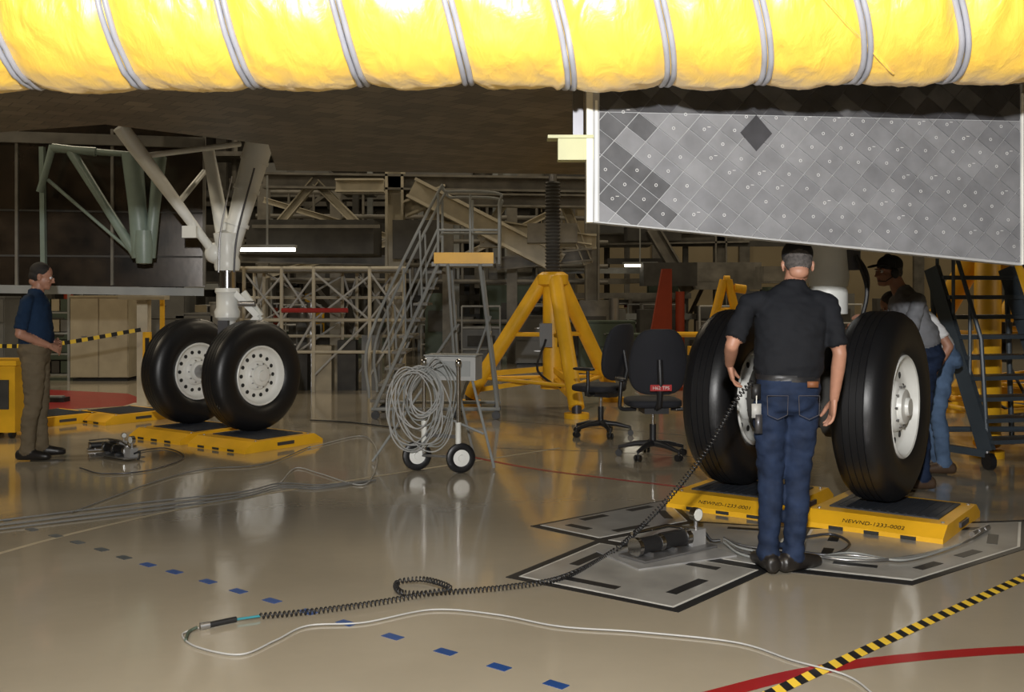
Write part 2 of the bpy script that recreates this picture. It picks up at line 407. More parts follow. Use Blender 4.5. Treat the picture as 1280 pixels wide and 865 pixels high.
lathez(b,gx,gy,[(0,.55),(.11,.57),(.12,.7),(.12,.9),(.09,1.0),(.09,1.33),(0,1.33)],'rubber')
for c,s in((d1,-1),(d2,1)): b.cyl(c+U*s*.17,c+U*s*.36,.24,'beam_dark')
lathez(b,gx,gy,[(0,1.33),(.13,1.35),(.13,1.5),(.115,1.55),(0,1.55)],'white_paint')
lathez(b,gx,gy,[(.09,1.5),(.09,1.56)],'chrome'); lathez(b,gx,gy,[(0,1.54),(.13,1.54),(.14,1.6),(.125,1.8),(.13,2.6),(0,2.6)],'white_paint')
b.beam((gx,gy,1.9),(gx+.9,gy+.7,2.6),.1,.12,'white_paint'); b.beam((gx,gy,1.9),(gx-.5,gy+.3,2.6),.1,.12,'white_paint')
b.tube(smoothpath([(gx+.16,gy-.1,1.75),(gx+.22,gy-.14,1.5),(gx+.16,gy-.1,1.2)]),.015,'black')
b.tube(smoothpath([(gx+.16,gy,1.8),(gx+.24,gy-.1,1.6),(gx+.2,gy-.1,1.3)]),.012,'dark_steel')
b.box((gx+.15,gy-.02,1.72),(.1,.1,.14),'dark_steel'); b.done(40)

b=MB('landing_gear_door_panel')
def quad_slab(pa,pb,z0,z1,t,k):
    pa=V((pa[0],pa[1],0));pb=V((pb[0],pb[1],0)); dd=(pb-pa).normalized(); n=V((-dd.y,dd.x,0))*t
    b.slab([pa,pb,pb+n,pa+n],z0,z1,k)
pa=P(-60,0,11.3); pb=P(256,0,11.9)
quad_slab(pa,pb,1.56,3.4,.06,'door_skin'); dd=V((pb.x-pa.x,pb.y-pa.y,0)).normalized()
L2=(V((pb.x,pb.y,0))-V((pa.x,pa.y,0))).length
for i in(0,2,5,8):
    q=V((pa.x,pa.y,0))+dd*(L2*i/8); b.box((q.x,q.y-.02,2.45),(.03,.03,1.75),'beam_mid')
for v_ in(1.9,2.4): 
    q=V((pa.x,pa.y,0))+dd*(L2/2); b.box((q.x,q.y-.012,v_),(L2,.015,.02),'beam_dark',rz=math.atan2(dd.y,dd.x))
b.beam((pa.x,pa.y-.03,1.54),(pb.x,pb.y-.03,1.50),.06,.09,'hgrey')
b.beam((pa.x,pa.y-.03,3.2),(pb.x,pb.y-.03,3.2),.06,.12,'beam_mid')
q=V((pa.x,pa.y,0))+dd*.95; b.beam((q.x,q.y-.05,1.6),(q.x-.02,q.y-.05,3.1),.06,.05,'seafoam')
for A,B,w in(((88,188),(170,318),.055),((165,192),(178,322),.11),((200,196),(186,322),.07),((66,185),(120,190),.05),((66,182),(50,240),.04),((166,316),(60,225),.02),((120,190),(206,196),.035)):
    b.tube([P(A[0],A[1],11.15),P((A[0]+B[0])/2,(A[1]+B[1])/2,11.13),P(B[0],B[1],11.15)],[w,w*.85,w],'seafoam',14)
b.lathe(P(180,300,11.1),(0,0,-1),[(0,-.1),(.09,-.1),(.1,.1),(.08,.25),(0,.26)],'seafoam',16)
b.done(30)
b=MB('door_support_stand')
xx=P(180,372,13.5).x
b.beam(V((xx,13.5,1.43)),V((xx,13.5,0)),.14,.14,'beam_light')
b.beam(V((xx+.17,13.7,1.43)),V((xx+.17,13.7,0)),.05,.05,'yellow_paint')
b.box(P(184,432,13.4),(.10,.05,.35),'yellow_paint'); b.box(P(184,432,13.37),(.05,.02,.2),'black')
b.box((xx,13.5,.02),(.4,.4,.04),'beam_light'); b.box((xx,13.5,1.43),(.6,.2,.06),'beam_light')
b.done(30)

# ------------------------------------------------------------ weighing platforms
def scale(name,c,text=None,hu=.42,hw=.43,h=.10):
    b=MB(name); c=V((c[0],c[1],0)); yaw=math.atan2(U.y,U.x)
    def q(a,d,z): p=c+U*a+W*d; return V((p.x,p.y,z))
    prof=[(-hw-.06,0.0),(-hw-.06,.035),(-hw+.05,h),(hw-.05,h),(hw+.06,.035),(hw+.06,0)]
    vs=[q(-hu,a,z) for a,z in prof]+[q(hu,a,z) for a,z in prof]; n=len(prof)
    b.add(vs,[tuple(range(n-1,-1,-1)),tuple(range(n,2*n))]+[(i,(i+1)%n,n+(i+1)%n,n+i) for i in range(n)],'yellow_paint')
    b.box(q(0,.02,h+.004),(hu*2-.16,hw*2-.30,.010),'mat_black',rz=yaw)
    for i in range(12):
        b.box(q(-hu+.12+i*(2*hu-.24)/11,.02,h+.009),(.018,hw*2-.34,.006),'mat_black',rz=yaw)
    for i in(-1,0,1):
        b.box(q(i*.22,-hw-.062,.018),(.09,.01,.02),'hole',rz=yaw)
    for a in(-1,1):
        for d in(-1,1): b.cyl(q(a*(hu-.04),d*(hw-.10),h),q(a*(hu-.04),d*(hw-.10),h+.006),.012,'steel',seg=10)
        b.box(q(a*(hu+.008),0,.05),(.016,.2,.03),'dark_steel',rz=yaw)
    if text:
        up=(W*.11+V((0,0,.065))).normalized()
        o=q(0,-hw-.035,.052)+V((0,0,.002)); 
        b.text(text,o-W*.003+V((0,0,.003)),U,up,.045,'black')
    b.done(30,smooth=False)
scale('aircraft_weighing_platform',(2.50,6.80),'NEWND-1233-0002')
scale('aircraft_weighing_platform',(1.70,7.38),'NEWND-1233-0001')
scale('aircraft_weighing_platform',(-2.52,10.25)); scale('aircraft_weighing_platform',(-3.30,10.82))
scale('aircraft_weighing_platform',(-4.6,12.3),hu=.4); scale('aircraft_weighing_platform',(-5.35,12.0),hu=.4)

# ------------------------------------------------------------ floor markings (thin real tape / paint)
def inset(pts,f):
    c=sum((V(p) for p in pts),V((0,0,0)))/len(pts); return [c+(V(p)-c)*f for p in pts]
b=MB('floor_alignment_plates')
plates=[[G(632,722),G(848,766),G(965,713),G(745,676)],
        [G(663,658),G(745,676),G(868,652),G(838,624)],
        [G(965,713),G(1140,732),G(1290,684),G(1290,650),G(1000,660)],
        [G(745,676),G(965,713),G(1000,660),G(868,652)]]
for i,pl in enumerate(plates):
    b.slab(pl,.001,.0035,'black'); n=len(pl)
    b.slab(inset(pl,.90),.0035,.0045,'plate_edge'); b.slab(inset(pl,.875),.0045,.006,'grey_plate'); ins2=inset(pl,.66)
    for j in range(n):
        A=ins2[j];B=ins2[(j+1)%n]; dv=B-A; m=max(1,int(dv.length/.36))
        for k in range(m):
            a_=A+dv*((k+.12)/m); c_=A+dv*((k+.62)/m); b.beam(V((a_.x,a_.y,.0065)),V((c_.x,c_.y,.0065)),.06,.002,'black')
b.done(smooth=False)
b=MB('blue_floor_tape')
bp=[(8,650),(40,662),(70,670),(97,678),(127,687),(155,697),(185,706),(218,715),(260,727),(298,739),(340,751),(385,765),(433,779),(491,796),(557,815),(624,834),(695,856),(775,879)]
for i,(u,v) in enumerate(bp):
    g=G(u,v); g0=G(*bp[max(i-1,0)]); g1=G(*bp[min(i+1,len(bp)-1)]); dv=(g1-g0).normalized()
    ln=.085 if i>0 else .06
    b.beam(V((g.x,g.y,.0015))-dv*ln*.5*1.1,V((g.x,g.y,.0015))+dv*ln*.5*1.1,.05,.002,'blue_tape' if i>5 else 'navy_steel')
b.done(smooth=False)
def ribbon(b,pts,w,z,k):
    pts=smoothpath(pts,8)
    vs=[]
    for i,p in enumerate(pts):
        d=(pts[min(i+1,len(pts)-1)]-pts[max(i-1,0)]).normalized(); n=V((-d.y,d.x,0))*w/2
        vs+=[V((p.x,p.y,z))-n,V((p.x,p.y,z))+n]
    b.add(vs,[(2*i,2*i+2,2*i+3,2*i+1) for i in range(len(pts)-1)],k)
b=MB('red_floor_line'); ribbon(b,[G(1500,806),G(1280,812),G(1120,824),G(1000,842),G(880,872)],.085,.0012,'red_paint'); b.done(smooth=False)
b=MB('red_floor_line'); ribbon(b,[G(560,565),G(655,584),G(760,598),G(880,612),G(960,622)],.05,.0012,'red_paint'); b.done(smooth=False)
b=MB('red_floor_zone'); b.slab([G(60,513),G(195,505),G(160,492),G(60,487)],.0005,.0015,'red_paint'); b.done(smooth=False)
b=MB('yellow_floor_line'); ribbon(b,[G(-100,720),G(120,660),G(330,618),G(700,560)],.04,.0010,'cabinet_tan'); b.done(smooth=False)
b=MB('floor_joint_line'); ribbon(b,[G(620,525),G(900,548),G(1000,560)],.02,.0010,'beam_dark'); ribbon(b,[G(620,560),G(780,566),G(1000,580)],.015,.001,'beam_dark'); b.done(smooth=False)
b=MB('hazard_floor_tape'); A=G(1420,658); B=G(940,878); dv=B-A; n=int(dv.length/.05)
for i in range(n):
    p=A+dv*(i/n);q=A+dv*((i+1)/n); sh=(B-A).normalized()*.02
    nn=V((-dv.y,dv.x,0)).normalized()*.03; k='black' if i%2 else 'yellow_lite'
    b.add([V((p.x,p.y,.002))-nn-sh,V((q.x,q.y,.002))-nn-sh,V((q.x,q.y,.002))+nn+sh,V((p.x,p.y,.002))+nn+sh],[(3,2,1,0)],k)
b.done(smooth=False)

# ------------------------------------------------------------ cables
b=MB('coiled_cord')
path=smoothpath([V((1.27,5.48,1.03)),P(920,500,5.5),P(885,560,5.55),P(845,612,5.65),P(805,655,5.75),G(765,690,.02),G(705,721,.02),G(640,733,.02),G(560,740,.02),G(505,741,.02),G(497,728,.03),G(530,724,.05),G(562,735,.05),G(530,742,.03),G(480,752,.02),G(400,763,.02),G(325,770,.02)],24)
L=[0]
for a,c in zip(path,path[1:]): L.append(L[-1]+(c-a).length)
tot=L[-1]; turns=tot/.021; n=int(turns*9); hp=[];j=0
for i in range(n+1):
    s_=tot*i/n
    while j<len(L)-2 and L[j+1]<s_: j+=1
    t=(s_-L[j])/max(1e-6,L[j+1]-L[j]); p=path[j].lerp(path[j+1],t); x,y,d=frame(path[j+1]-path[j]+V((1e-5,0,0)))
    a=2*math.pi*turns*i/n; hp.append(p+x*math.cos(a)*.012+y*math.sin(a)*.012)
b.tube(hp,.0038,'coil_black',6)
b.tube([G(325,770,.015),G(290,775,.015)],.006,'teal'); b.cyl(G(295,774,.016),G(262,781,.016),.013,'black'); b.cyl(G(262,781,.016),G(250,783,.016),.016,'steel')
b.done(60)
b=MB('grey_cable')
b.tube(smoothpath([G(248,785,.012),G(228,793,.008),G(245,808,.008),G(300,818,.008),G(345,800,.008),G(385,782,.008),G(455,778,.008),G(540,762,.008),G(620,768,.008),G(700,783,.008),G(800,790,.008),G(920,803,.008),G(990,825,.008),G(1060,845,.008),G(1100,875,.008)],14),.0042,'cable_grey')
b.tube(smoothpath([G(246,784,.02),G(236,790,.012),G(232,800,.012)]),.007,'green_box'); b.done(60)
b=MB('floor_cable_bundle')
for o in(0,6,11):
    b.tube(smoothpath([G(-60,658+o,.01),G(60,643+o,.01),G(180,628+o,.01),G(300,615+o*.6,.01),G(350,604+o*.5,.01),G(400,606+o*.4,.01),G(470,600,.01)],12),.006,'cabinet_grey')
b.tube(smoothpath([G(350,604,.01),G(370,585,.01),G(400,592,.01),G(450,606,.01),G(468,590,.01),G(470,560,.01),G(450,545,.01),G(385,560,.01)],12),.005,'cable_grey')
b.tube(smoothpath([G(388,525,.01),G(440,528,.01),G(500,535,.01)],12),.008,'black')
b.tube(smoothpath([G(90,640,.01),G(200,600,.01),G(260,586,.01),G(330,580,.01),G(388,558,.01)],12),.005,'cabinet_grey')
b.tube(smoothpath([G(100,585,.01),G(130,592,.01),G(185,588,.01),G(230,572,.01),G(205,560,.01),G(160,566,.01)],12),.006,'dark_steel')
b.done(60)
b=MB('hydraulic_hose_set')
for o in range(4):
    b.tube(smoothpath([G(905,672+o*2,.03),G(930,682+o*4,.02),G(990,690+o*4,.02),G(1060,700-o*3,.02),G(1130,697+o,.02),G(1200,680,.02),G(1232,662,.03)],12),.007,'hgrey' if o%2 else 'steel')
b.tube(smoothpath([G(1000,672,.02),G(1040,668,.02),G(1062,680,.02),G(1040,693,.02),G(1000,690,.02)],12),.008,'dark_steel')
for t in range(3):
    b.cyl(G(1215+t*7,668-t*3,.03),G(1221+t*7,665-t*3,.03),.018,'steel')
b.done(60)
def pump(loc,sc,rz,name='hydraulic_hand_pump',tray=False):
    b=MB(name); R=Matrix.Rotation(rz,3,'Z'); o=V(loc)
    q=lambda x,y,z:o+R@(V((x,y,z))*sc)
    if tray: b.box(o+V((-.02,-.02,.010)),(.66,.44,.008),'plate_silver',rz=rz-.2)
    b.box(q(0,0,.024),(.62*sc,.22*sc,.012*sc),'steel',rz=rz)
    b.cyl(q(-.27,0,.085),q(.12,0,.085),.048*sc,'black'); b.cyl(q(.12,0,.085),q(.16,0,.085),.055*sc,'chrome'); b.cyl(q(-.29,0,.085),q(-.26,0,.085),.055*sc,'chrome'); b.cyl(q(-.10,0,.085),q(-.07,0,.085),.051*sc,'chrome')
    b.box(q(.22,0,.075),(.12*sc,.09*sc,.10*sc),'plate_silver',rz=rz)
    b.tube([q(.24,0,.12),q(.0,.02,.17),q(-.28,.03,.16)],.011*sc,'chrome')
    b.cyl(q(.24,0,.12),q(.24,0,.17),.012*sc,'steel'); b.cyl(q(.24,-.02,.21),q(.24,.02,.21),.042*sc,'chrome'); b.cyl(q(.24,-.022,.21),q(.24,-.0205,.21),.036*sc,'label_white')
    b.tube(smoothpath([q(.28,0,.07),q(.34,.03,.09),q(.38,.0,.03),q(.42,-.04,.03)]),.009*sc,'black')
    for x in(-.2,.0): b.beam(q(x,-.06,.035),q(x,.06,.035),.02*sc,.03*sc,'steel')
    b.done(40)
pump(G(836,693,0),.95,math.radians(38),tray=True)
pump(G(150,572,0),.85,math.radians(-40)); pump(G(135,562,0),.6,math.radians(30))

# ------------------------------------------------------------ jacks
def jack(c,top,r,Hs,rot,sc=1,lr=.075):
    b=MB('aircraft_tripod_jack'); c=V(c)
    lathez(b,c.x,c.y,[(0,.25),(.16,.25),(.16,.32),(.13,.34),(.13,top-.15),(.20,top-.12),(.20,top),(.14,top+.04),(0,top+.04)],'yellow_paint')
    prof=[(0,top)]; z=top
    while z<Hs: prof+=[(.085,z),(.105,z+.02),(.085,z+.04)]; z+=.045
    lathez(b,c.x,c.y,prof+[(0,z)],'beam_dark',20)
    lathez(b,c.x,c.y,[(0,z),(.05,z),(.05,z+.6),(0,z+.6)],'steel',16)
    for i in range(3):
        a=rot+i*2*math.pi/3; dx=V((math.cos(a),math.sin(a),0)); t=c+dx*.13+V((0,0,top-.06)); f=c+dx*r+V((0,0,.12)); s=V((-dx.y,dx.x,0))
        b.tube([t,f],lr,'yellow_paint',16)
        b.beam(c+dx*.1+V((0,0,.5)),c+dx*r*.75+V((0,0,.42)),.05,.07,'yellow_paint')
        b.beam(c+dx*.1+V((0,0,.36)),c+dx*r*.9+V((0,0,.20)),.05,.06,'yellow_paint')
        b.cyl(f-V((0,0,.12)),f-V((0,0,.06)),.15,'yellow_paint'); b.cyl(f-V((0,0,.07)),f+V((0,0,.06)),.06,'dark_steel')
        a2=rot+(i+1)*2*math.pi/3; dx2=V((math.cos(a2),math.sin(a2),0))
        b.tube([c+dx*r*.8+V((0,0,.36)),c+dx2*r*.8+V((0,0,.36))],.025,'yellow_paint',10)
        b.tube([c+dx*r*.45+V((0,0,top*.55)),c+V((0,0,top*.55))],.03,'yellow_paint',10)
    b.box(c+V((-.1,-.24,.95)),(.16,.12,.3),'cabinet_grey'); b.cyl(c+V((.1,-.2,.8)),c+V((.1,-.2,1.2)),.05,'black')
    b.tube(smoothpath([c+V((-.1,-.3,.9)),c+V((-.2,-.4,.5)),c+V((.2,-.5,.3)),c+V((.1,-.22,.8))]),.015,'black')
    b.done(40)
jack((.53,13.5,0),1.72,1.15,2.9,math.radians(-78),lr=.095)
jack((4.85,10.6,0),1.95,1.25,2.0,math.radians(-115),lr=.12)
jack((6.7,13.0,0),1.9,1.2,2.5,math.radians(-60),lr=.11)

# ------------------------------------------------------------ office chairs
def chair(loc,yaw,label=False):
    b=MB('office_chair'); R=Matrix.Rotation(yaw,3,'Z'); o=V(loc); q=lambda x,y,z:o+R@V((x,y,z))
    b.sup(q(0,.02,.50),(.25,.24,.045),'chair_fabric',.5,.5,R)
    def warp(v): return V((v.x*(1-.18*max(0,v.z/.29)),v.y+.5*v.x*v.x*1.6,v.z))
    Rb=R@Matrix.Rotation(math.radians(10),3,'X')
    b.sup(q(0,-.27,.88),(.265,.028,.30),'chair_fabric',.6,.5,Rb,warp=warp)
    b.tube([q(0,-.29,.9),q(0,-.33,.7),q(0,-.28,.50),q(0,-.1,.44)],.028,'chair_plastic',10)
    b.box(q(0,-.02,.435),(.22,.3,.05),'chair_plastic',rz=yaw)
    for s in(-1,1):
        b.tube(smoothpath([q(s*.16,-.02,.44),q(s*.30,-.05,.45),q(s*.31,-.06,.55),q(s*.30,-.05,.69)]),.018,'chair_plastic',10)
        b.sup(q(s*.30,0,.71),(.04,.13,.018),'chair_plastic',.6,.6,R)
    b.cyl(q(0,0,.1),q(0,0,.30),.03,'chair_plastic'); b.cyl(q(0,0,.28),q(0,0,.42),.02,'chrome')
    for i in range(5):
        a=i*2*math.pi/5+.3; d=V((math.cos(a),math.sin(a),0)); 
        b.tube([q(0,0,.13),o+R@(d*.16+V((0,0,.12))),o+R@(d*.31+V((0,0,.085)))],[.032,.025,.016],'chair_plastic',10)
        for s in(-.018,.018):
            c=o+R@(d*.31+V((-d.y,d.x,0))*s+V((0,0,.03))); t=R@V((-d.y,d.x,0)); b.cyl(c-t*.009,c+t*.009,.03,'black',seg=16)
        b.cyl(o+R@(d*.31+V((0,0,.03))),o+R@(d*.31+V((0,0,.09))),.009,'chair_plastic')
    if label:
        b.box(q(0,-.345,.66),(.19,.008,.055),'label_red',rz=yaw)
        b.text('H62 TPS',q(0,-.3505,.645),R@V((1,0,0)),V((0,0,1)),.042,'label_white')
    b.done(45)
chair((1.28,9.45,0),math.radians(4),True)
chair((.93,10.9,0),math.radians(50))

# ------------------------------------------------------------ cable cart
b=MB('cable_reel_cart')
wl=V((-.80,8.75,0)); wr=V((-.425,8.62,0)); axd=(wr-wl).normalized()
for c in(wl,wr):
    c=c+V((0,0,.125)); fd=V((.35,-.93,0)).normalized()
    b.lathe(c,fd,[(.07,-.02),(.10,-.028),(.122,-.018),(.126,0),(.122,.018),(.10,.028),(.07,.02)],'rubber',32)
    b.lathe(c,fd,[(0,-.02),(.075,-.018),(.078,.018),(.03,.022),(.028,.035),(0,.035)],'hub_white',24)
b.cyl(wl+V((.0,.02,.125)),wr+V((0,.02,.125)),.012,'steel')
for c in(wl+V((.06,0,0)),wr+V((-.02,0,0))):
    b.cyl(c+V((0,0,.14)),c+V((0,0,.90)),.018,'chrome'); b.sup(c+V((0,0,.91)),(.028,.028,.035),'chrome')
    b.cyl(c+V((0,0,.2)),c+V((0,0,.42)),.024,'label_white')
b.beam(wl+V((.06,0,.3)),wr+V((-.02,0,.3)),.02,.03,'steel')
b.box(V((-.50,8.95,.85)),(.44,.25,.20),'cable_grey',rz=-.2); b.box(V((-.50,8.82,.85)),(.30,.01,.13),'hgrey',rz=-.2)
b.box(V((-.50,8.95,.96)),(.46,.27,.01),'hgrey',rz=-.2)
b.tube([V((-.35,8.85,.8)),V((-.15,8.75,.02))],.012,'hgrey'); b.tube([V((-.68,8.95,.8)),V((-1.22,9.1,.02))],.012,'hgrey'); b.tube([V((-.5,9.0,.8)),V((-.35,9.5,.02))],.012,'hgrey')
b.tube([V((-.62,8.9,.45)),V((-.24,8.8,.3))],.01,'hgrey')
for i in range(16):
    rz_=random.uniform(.17,.35); rx=rz_*random.uniform(.55,.75); cx=-.76+random.uniform(-.09,.05); y0=8.67+.012*i-.07; top=.86+random.uniform(-.02,.02); ti=random.uniform(-.2,.2)
    b.tube([V((cx+rx*math.cos(t)+ti*rz_*math.sin(t),y0+.03*math.cos(t+i),top-rz_+rz_*math.sin(t)+.008*math.sin(3*t+i))) for t in [2*math.pi*k/48 for k in range(48)]],.0062,random.choice(['cable_grey','hgrey','cable_grey','hgrey']),6,closed=True)
for i in range(3):
    b.tube(smoothpath([V((-.74,8.66,.84-.02*i)),V((-.62+.03*i,8.62,.96-.03*i)),V((-.50+.03*i,8.62,.72)),V((-.56,8.6,.35-.04*i)),V((-.7,8.6,.22))]),.0055,'hgrey',6)
b.done(45)

# ------------------------------------------------------------ rolling ladder
b=MB('rolling_safety_ladder')
yl,yr=12.25,13.0; k='hgrey'
def X(u,d=12.3): return (u-640)/F*d
def Z(v,d=12.3): return EYE+(HZ-v)/F*d
zp=1.83
for y in(yl,yr):
    b.tube([V((X(468),y,.12)),V((X(548),y,zp))],.022,k)
    b.tube(smoothpath([V((X(462),y,.25)),V((X(464),y,1.0)),V((X(545),y,2.62)),V((X(560),y,2.68)),V((X(622),y,2.66)),V((X(624),y,2.5)),V((X(624),y,zp))],8),.018,k)
    b.tube([V((X(622),y,.12)),V((X(600),y,zp))],.022,k); b.tube([V((X(572),y,.12)),V((X(560),y,zp))],.018,k)
    b.tube([V((X(465),y,.12)),V((X(625),y,.12))],.022,k)
    b.tube([V((X(572),y,.12)),V((X(612),y,1.2))],.014,k); b.tube([V((X(500),y,.12)),V((X(570),y,1.1))],.014,k)
    b.tube([V((X(548),y,zp+.4)),V((X(622),y,zp+.4))],.015,k); b.tube([V((X(548),y,zp)),V((X(548),y,2.65))],.016,k); b.tube([V((X(588),y,zp)),V((X(588),y,2.65))],.014,k)
    b.tube([V((X(478),y,.8)),V((X(548),y,2.25))],.014,k)
    for t in(.25,.5,.75):
        b.tube([V((X(468+80*t),y,.12+(zp-.12)*t)),V((X(465+80*t),y,.9+(1.9-.1)*t*.98))],.012,k)
    for u in(470,572,620):
        b.cyl((X(u),y-.02,.05),(X(u),y+.02,.05),.05,'black'); 
for i in range(9):
    t=(i+.5)/9; x=X(468)+(X(548)-X(468))*t; b.box((x,(yl+yr)/2,.12+(zp-.12)*t),(.17,yr-yl,.03),'beam_mid')
b.box((X(578),(yl+yr)/2,zp),(.72,yr-yl,.05),'hgrey'); b.box((X(580),yl-.02,zp+.07),(.70,.02,.13),'yellow_paint')
b.tube([V((X(624),yl,2.3)),V((X(624),yr,2.3))],.015,k); b.tube([V((X(622),yl,.12)),V((X(622),yr,.12))],.02,k); b.tube([V((X(612),yl,1.0)),V((X(612),yr,1.0))],.015,k)
b.done(40)

b=MB('rolling_access_stairs'); k='navy_steel'
lo=V((4.02,8.8,.15)); hi=P(1165,335,9.3); sv=V((.75,.18,0))
for o in(V((0,0,0)),sv): b.beam(lo+o,hi+o,.05,.14,k)
n=9
for i in range(n):
    p=lo.lerp(hi,(i+.5)/n); b.box(p+sv/2,(.76,.24,.035),k,rz=.235)
for o in(V((0,0,0)),sv):
    b.tube([lo+o+V((0,0,.1)),lo+o+V((-.05,0,.95)),hi+o+V((.0,0,.85))],.02,k)
    for t in(.3,.6,.9): p=lo.lerp(hi,t)+o; b.tube([p,p+V((0,0,.85))],.016,k)
    b.tube([hi+o,V((hi.x+o.x+.1,hi.y+o.y+.1,.1))],.025,k)
    b.cyl(lo+o+V((-.02,-.03,-.08)),lo+o+V((.03,-.02,-.08)),.07,'black'); b.cyl(lo+o+V((0,0,-.08)),lo+o+V((0,0,.05)),.02,'steel')
b.tube([lo+V((-.35,.3,.15)),lo+V((.9,.3,.15))],.025,k)
b.beam(lo+V((0,0,-.02)),lo+V((-.45,.6,0)),.05,.06,k); b.cyl(lo+V((-.45,.6,-.08)),lo+V((-.40,.62,-.08)),.07,'black')
b.done(40)

# ------------------------------------------------------------ background structures
b=MB('hangar_work_platform_structure')
def B(u1,v1,u2,v2,d,w,h=None,k='beam_light',I=True,d2=None):
    (b.ibeam if I else b.beam)(P(u1,v1,d),P(u2,v2,d2 or d),w,h or w,k)
d=20
B(330,226,745,232,d,.35,.3,'beam_mid'); B(500,245,745,246,d+.3,.3,.25)
B(494,200,494,365,d,.35,.35,'beam_light'); b.beam(P(494,365,d),V((P(494,0,d).x,d,0)),.3,.3,'beam_mid')
B(345,285,395,225,d,.16); B(395,228,452,285,d,.16); B(420,232,480,232,d-.5,.25)
B(505,262,560,240,d,.3); B(515,235,700,330,d-.4,.5,.4); B(560,250,735,252,d-.2,.3,.25,'beam_mid')
B(530,268,740,300,d,.25,.2); B(600,300,745,302,d+1,.35,.3); B(640,240,600,300,d,.15); B(700,240,735,330,d,.18); B(740,225,740,420,d+2,.3,.3,'beam_mid')
B(620,330,740,318,d,.3,.25,'beam_mid'); B(300,322,500,326,d+.5,.25,.2,'beam_mid')
b.box(P(395,298,d-.6),(2.3,1.2,.62),'beam_dark'); b.box(P(395,283,d-1.25),(2.3,.05,.06),'beam_mid')
b.box(P(690,292,d-1),(.9,.5,.35),'beam_mid'); b.box(P(520,300,d-1),(.8,.5,.7),'beam_dark')
for u in(330,420,560,640): b.beam(P(u,230,d+2),V((P(u,0,d+2).x,d+2,0)),.22,.22,'beam_mid')
for v in(240,270,300,330,350,400): b.tube([P(320,v,d+3),P(760,v+3,d+3)],.05,'beam_mid')
for i in range(14): b.tube([P(330+i*31,225,d+3),P(330+i*31,350,d+3)],.03,'beam_mid')
B(815,285,862,365,24,.35,.3,'beam_mid'); B(700,300,935,296,26,.3,.3,'beam_mid'); B(900,295,900,430,26,.3,.3,'beam_mid')
B(330,250,500,300,d+1.5,.12); B(500,300,330,345,d+1.5,.12); B(560,330,700,260,d+1.4,.12)
rr=random.Random(11)
for i in range(90):
    x=rr.uniform(-11,5); y=rr.uniform(24.5,30); z0=rr.uniform(.2,5.5); k=rr.choice(['beam_mid','beam_dark','beam_mid','hgrey'])
    m=rr.random()
    if m<.4: b.beam((x,y,z0),(x+rr.uniform(1,4),y,z0),.12,.14,k)
    elif m<.7: b.beam((x,y,0),(x,y,rr.uniform(3,6.5)),.14,.14,k)
    else: b.beam((x,y,z0),(x+rr.uniform(-2,2),y,z0+rr.uniform(1,2.2)),.09,.1,k)
for i in range(30):
    x=rr.uniform(-10,8); y=rr.uniform(23,27); z0=rr.choice([1.9,3.0,4.2]); b.box((x,y,z0),(rr.uniform(.6,1.8),.8,rr.uniform(.2,.7)),rr.choice(['beam_mid','beam_dark','cabinet_grey','beam_dark']))
for i in range(10):
    x=-11+i*1.7; b.tube([V((x,28.5,0)),V((x,28.5,6))],.08,'beam_mid',10)
for z in(1.8,2.9,4.1,5.2): b.box((-2,28.5,z),(20,1.4,.12),'beam_mid')
b.done(smooth=False)
b=MB('stored_ground_equipment')
for i in range(75):
    x=rr.uniform(-11,8.5); y=rr.uniform(22,27.5); w_=rr.uniform(.3,1.2); h_=rr.uniform(.4,1.7); k=rr.choice(['beam_dark','beam_mid','cabinet_grey','beam_dark','cabinet_tan','green_box'])
    b.box((x,y,h_/2),(w_,.5,h_),k,rz=rr.uniform(-.2,.2)); b.box((x,y-.26,h_*.6),(w_*.7,.03,h_*.3),'beam_dark')
    if rr.random()<.4: b.cyl((x+w_*.6,y-.3,0),(x+w_*.6,y-.3,rr.uniform(.6,1.6)),.1,rr.choice(['beam_mid','steel','orange_paint','yellow_paint']))
    if rr.random()<.5:
        for sx_ in(-.4,.4): b.tube([V((x+sx_,y-.5,0)),V((x+sx_,y-.5,1.2))],.02,'cable_grey')
        for z in(.3,.75,1.2): b.tube([V((x-.4,y-.5,z)),V((x+.4,y-.5,z))],.02,'cable_grey')
b.done(smooth=False)
b=MB('scaffold_tower')
for dd_,us in((15.6,[305,352,392,462,505]),(17.2,[318,330,428,446,490])):
    for u in us: b.tube([V((X(u,dd_),dd_,0)),V((X(u,dd_),dd_,Z(333,dd_)))],.028,'beam_light')
    for v in((335,400,440) if dd_<16 else (335,372,420)): b.tube([V((X(300,dd_),dd_,Z(v,dd_))),V((X(508,dd_),dd_,Z(v,dd_)))],.024,'beam_light')
    for i in range(4):
        b.tube([V((X(us[i],dd_),dd_,Z(470,dd_))),V((X(us[i+1],dd_),dd_,Z(400,dd_)))],.018,'cable_grey'); b.tube([V((X(us[i+1],dd_),dd_,Z(400,dd_))),V((X(us[i],dd_),dd_,Z(340,dd_)))],.018,'cable_grey')
        b.tube([V((X(us[i],dd_),dd_,Z(400,dd_))),V((X(us[i+1],dd_),dd_,Z(345,dd_)))],.016,'cable_grey')
b.tube([P(352,388,15.5),P(435,388,15.5)],.035,'red_paint')
b.box(P(405,338,16.4),(2.6,1.6,.06),'beam_mid')
for i in range(6): b.box((X(315+i*30,16),16,.22+.04*i),(.28,.3,.44+.08*i),rr.choice(['cabinet_grey','beam_dark','cabinet_tan']))
b.done(40)
b=MB('fluorescent_work_light'); b.box(P(334,312,18),(.95,.15,.06),'tube_lamp'); b.box(P(334,308,18),(1.0,.2,.05),'hgrey'); b.box(P(334,306,18)+V((0,0,.6)),(.03,.03,1.2),'hgrey'); b.done(smooth=False)
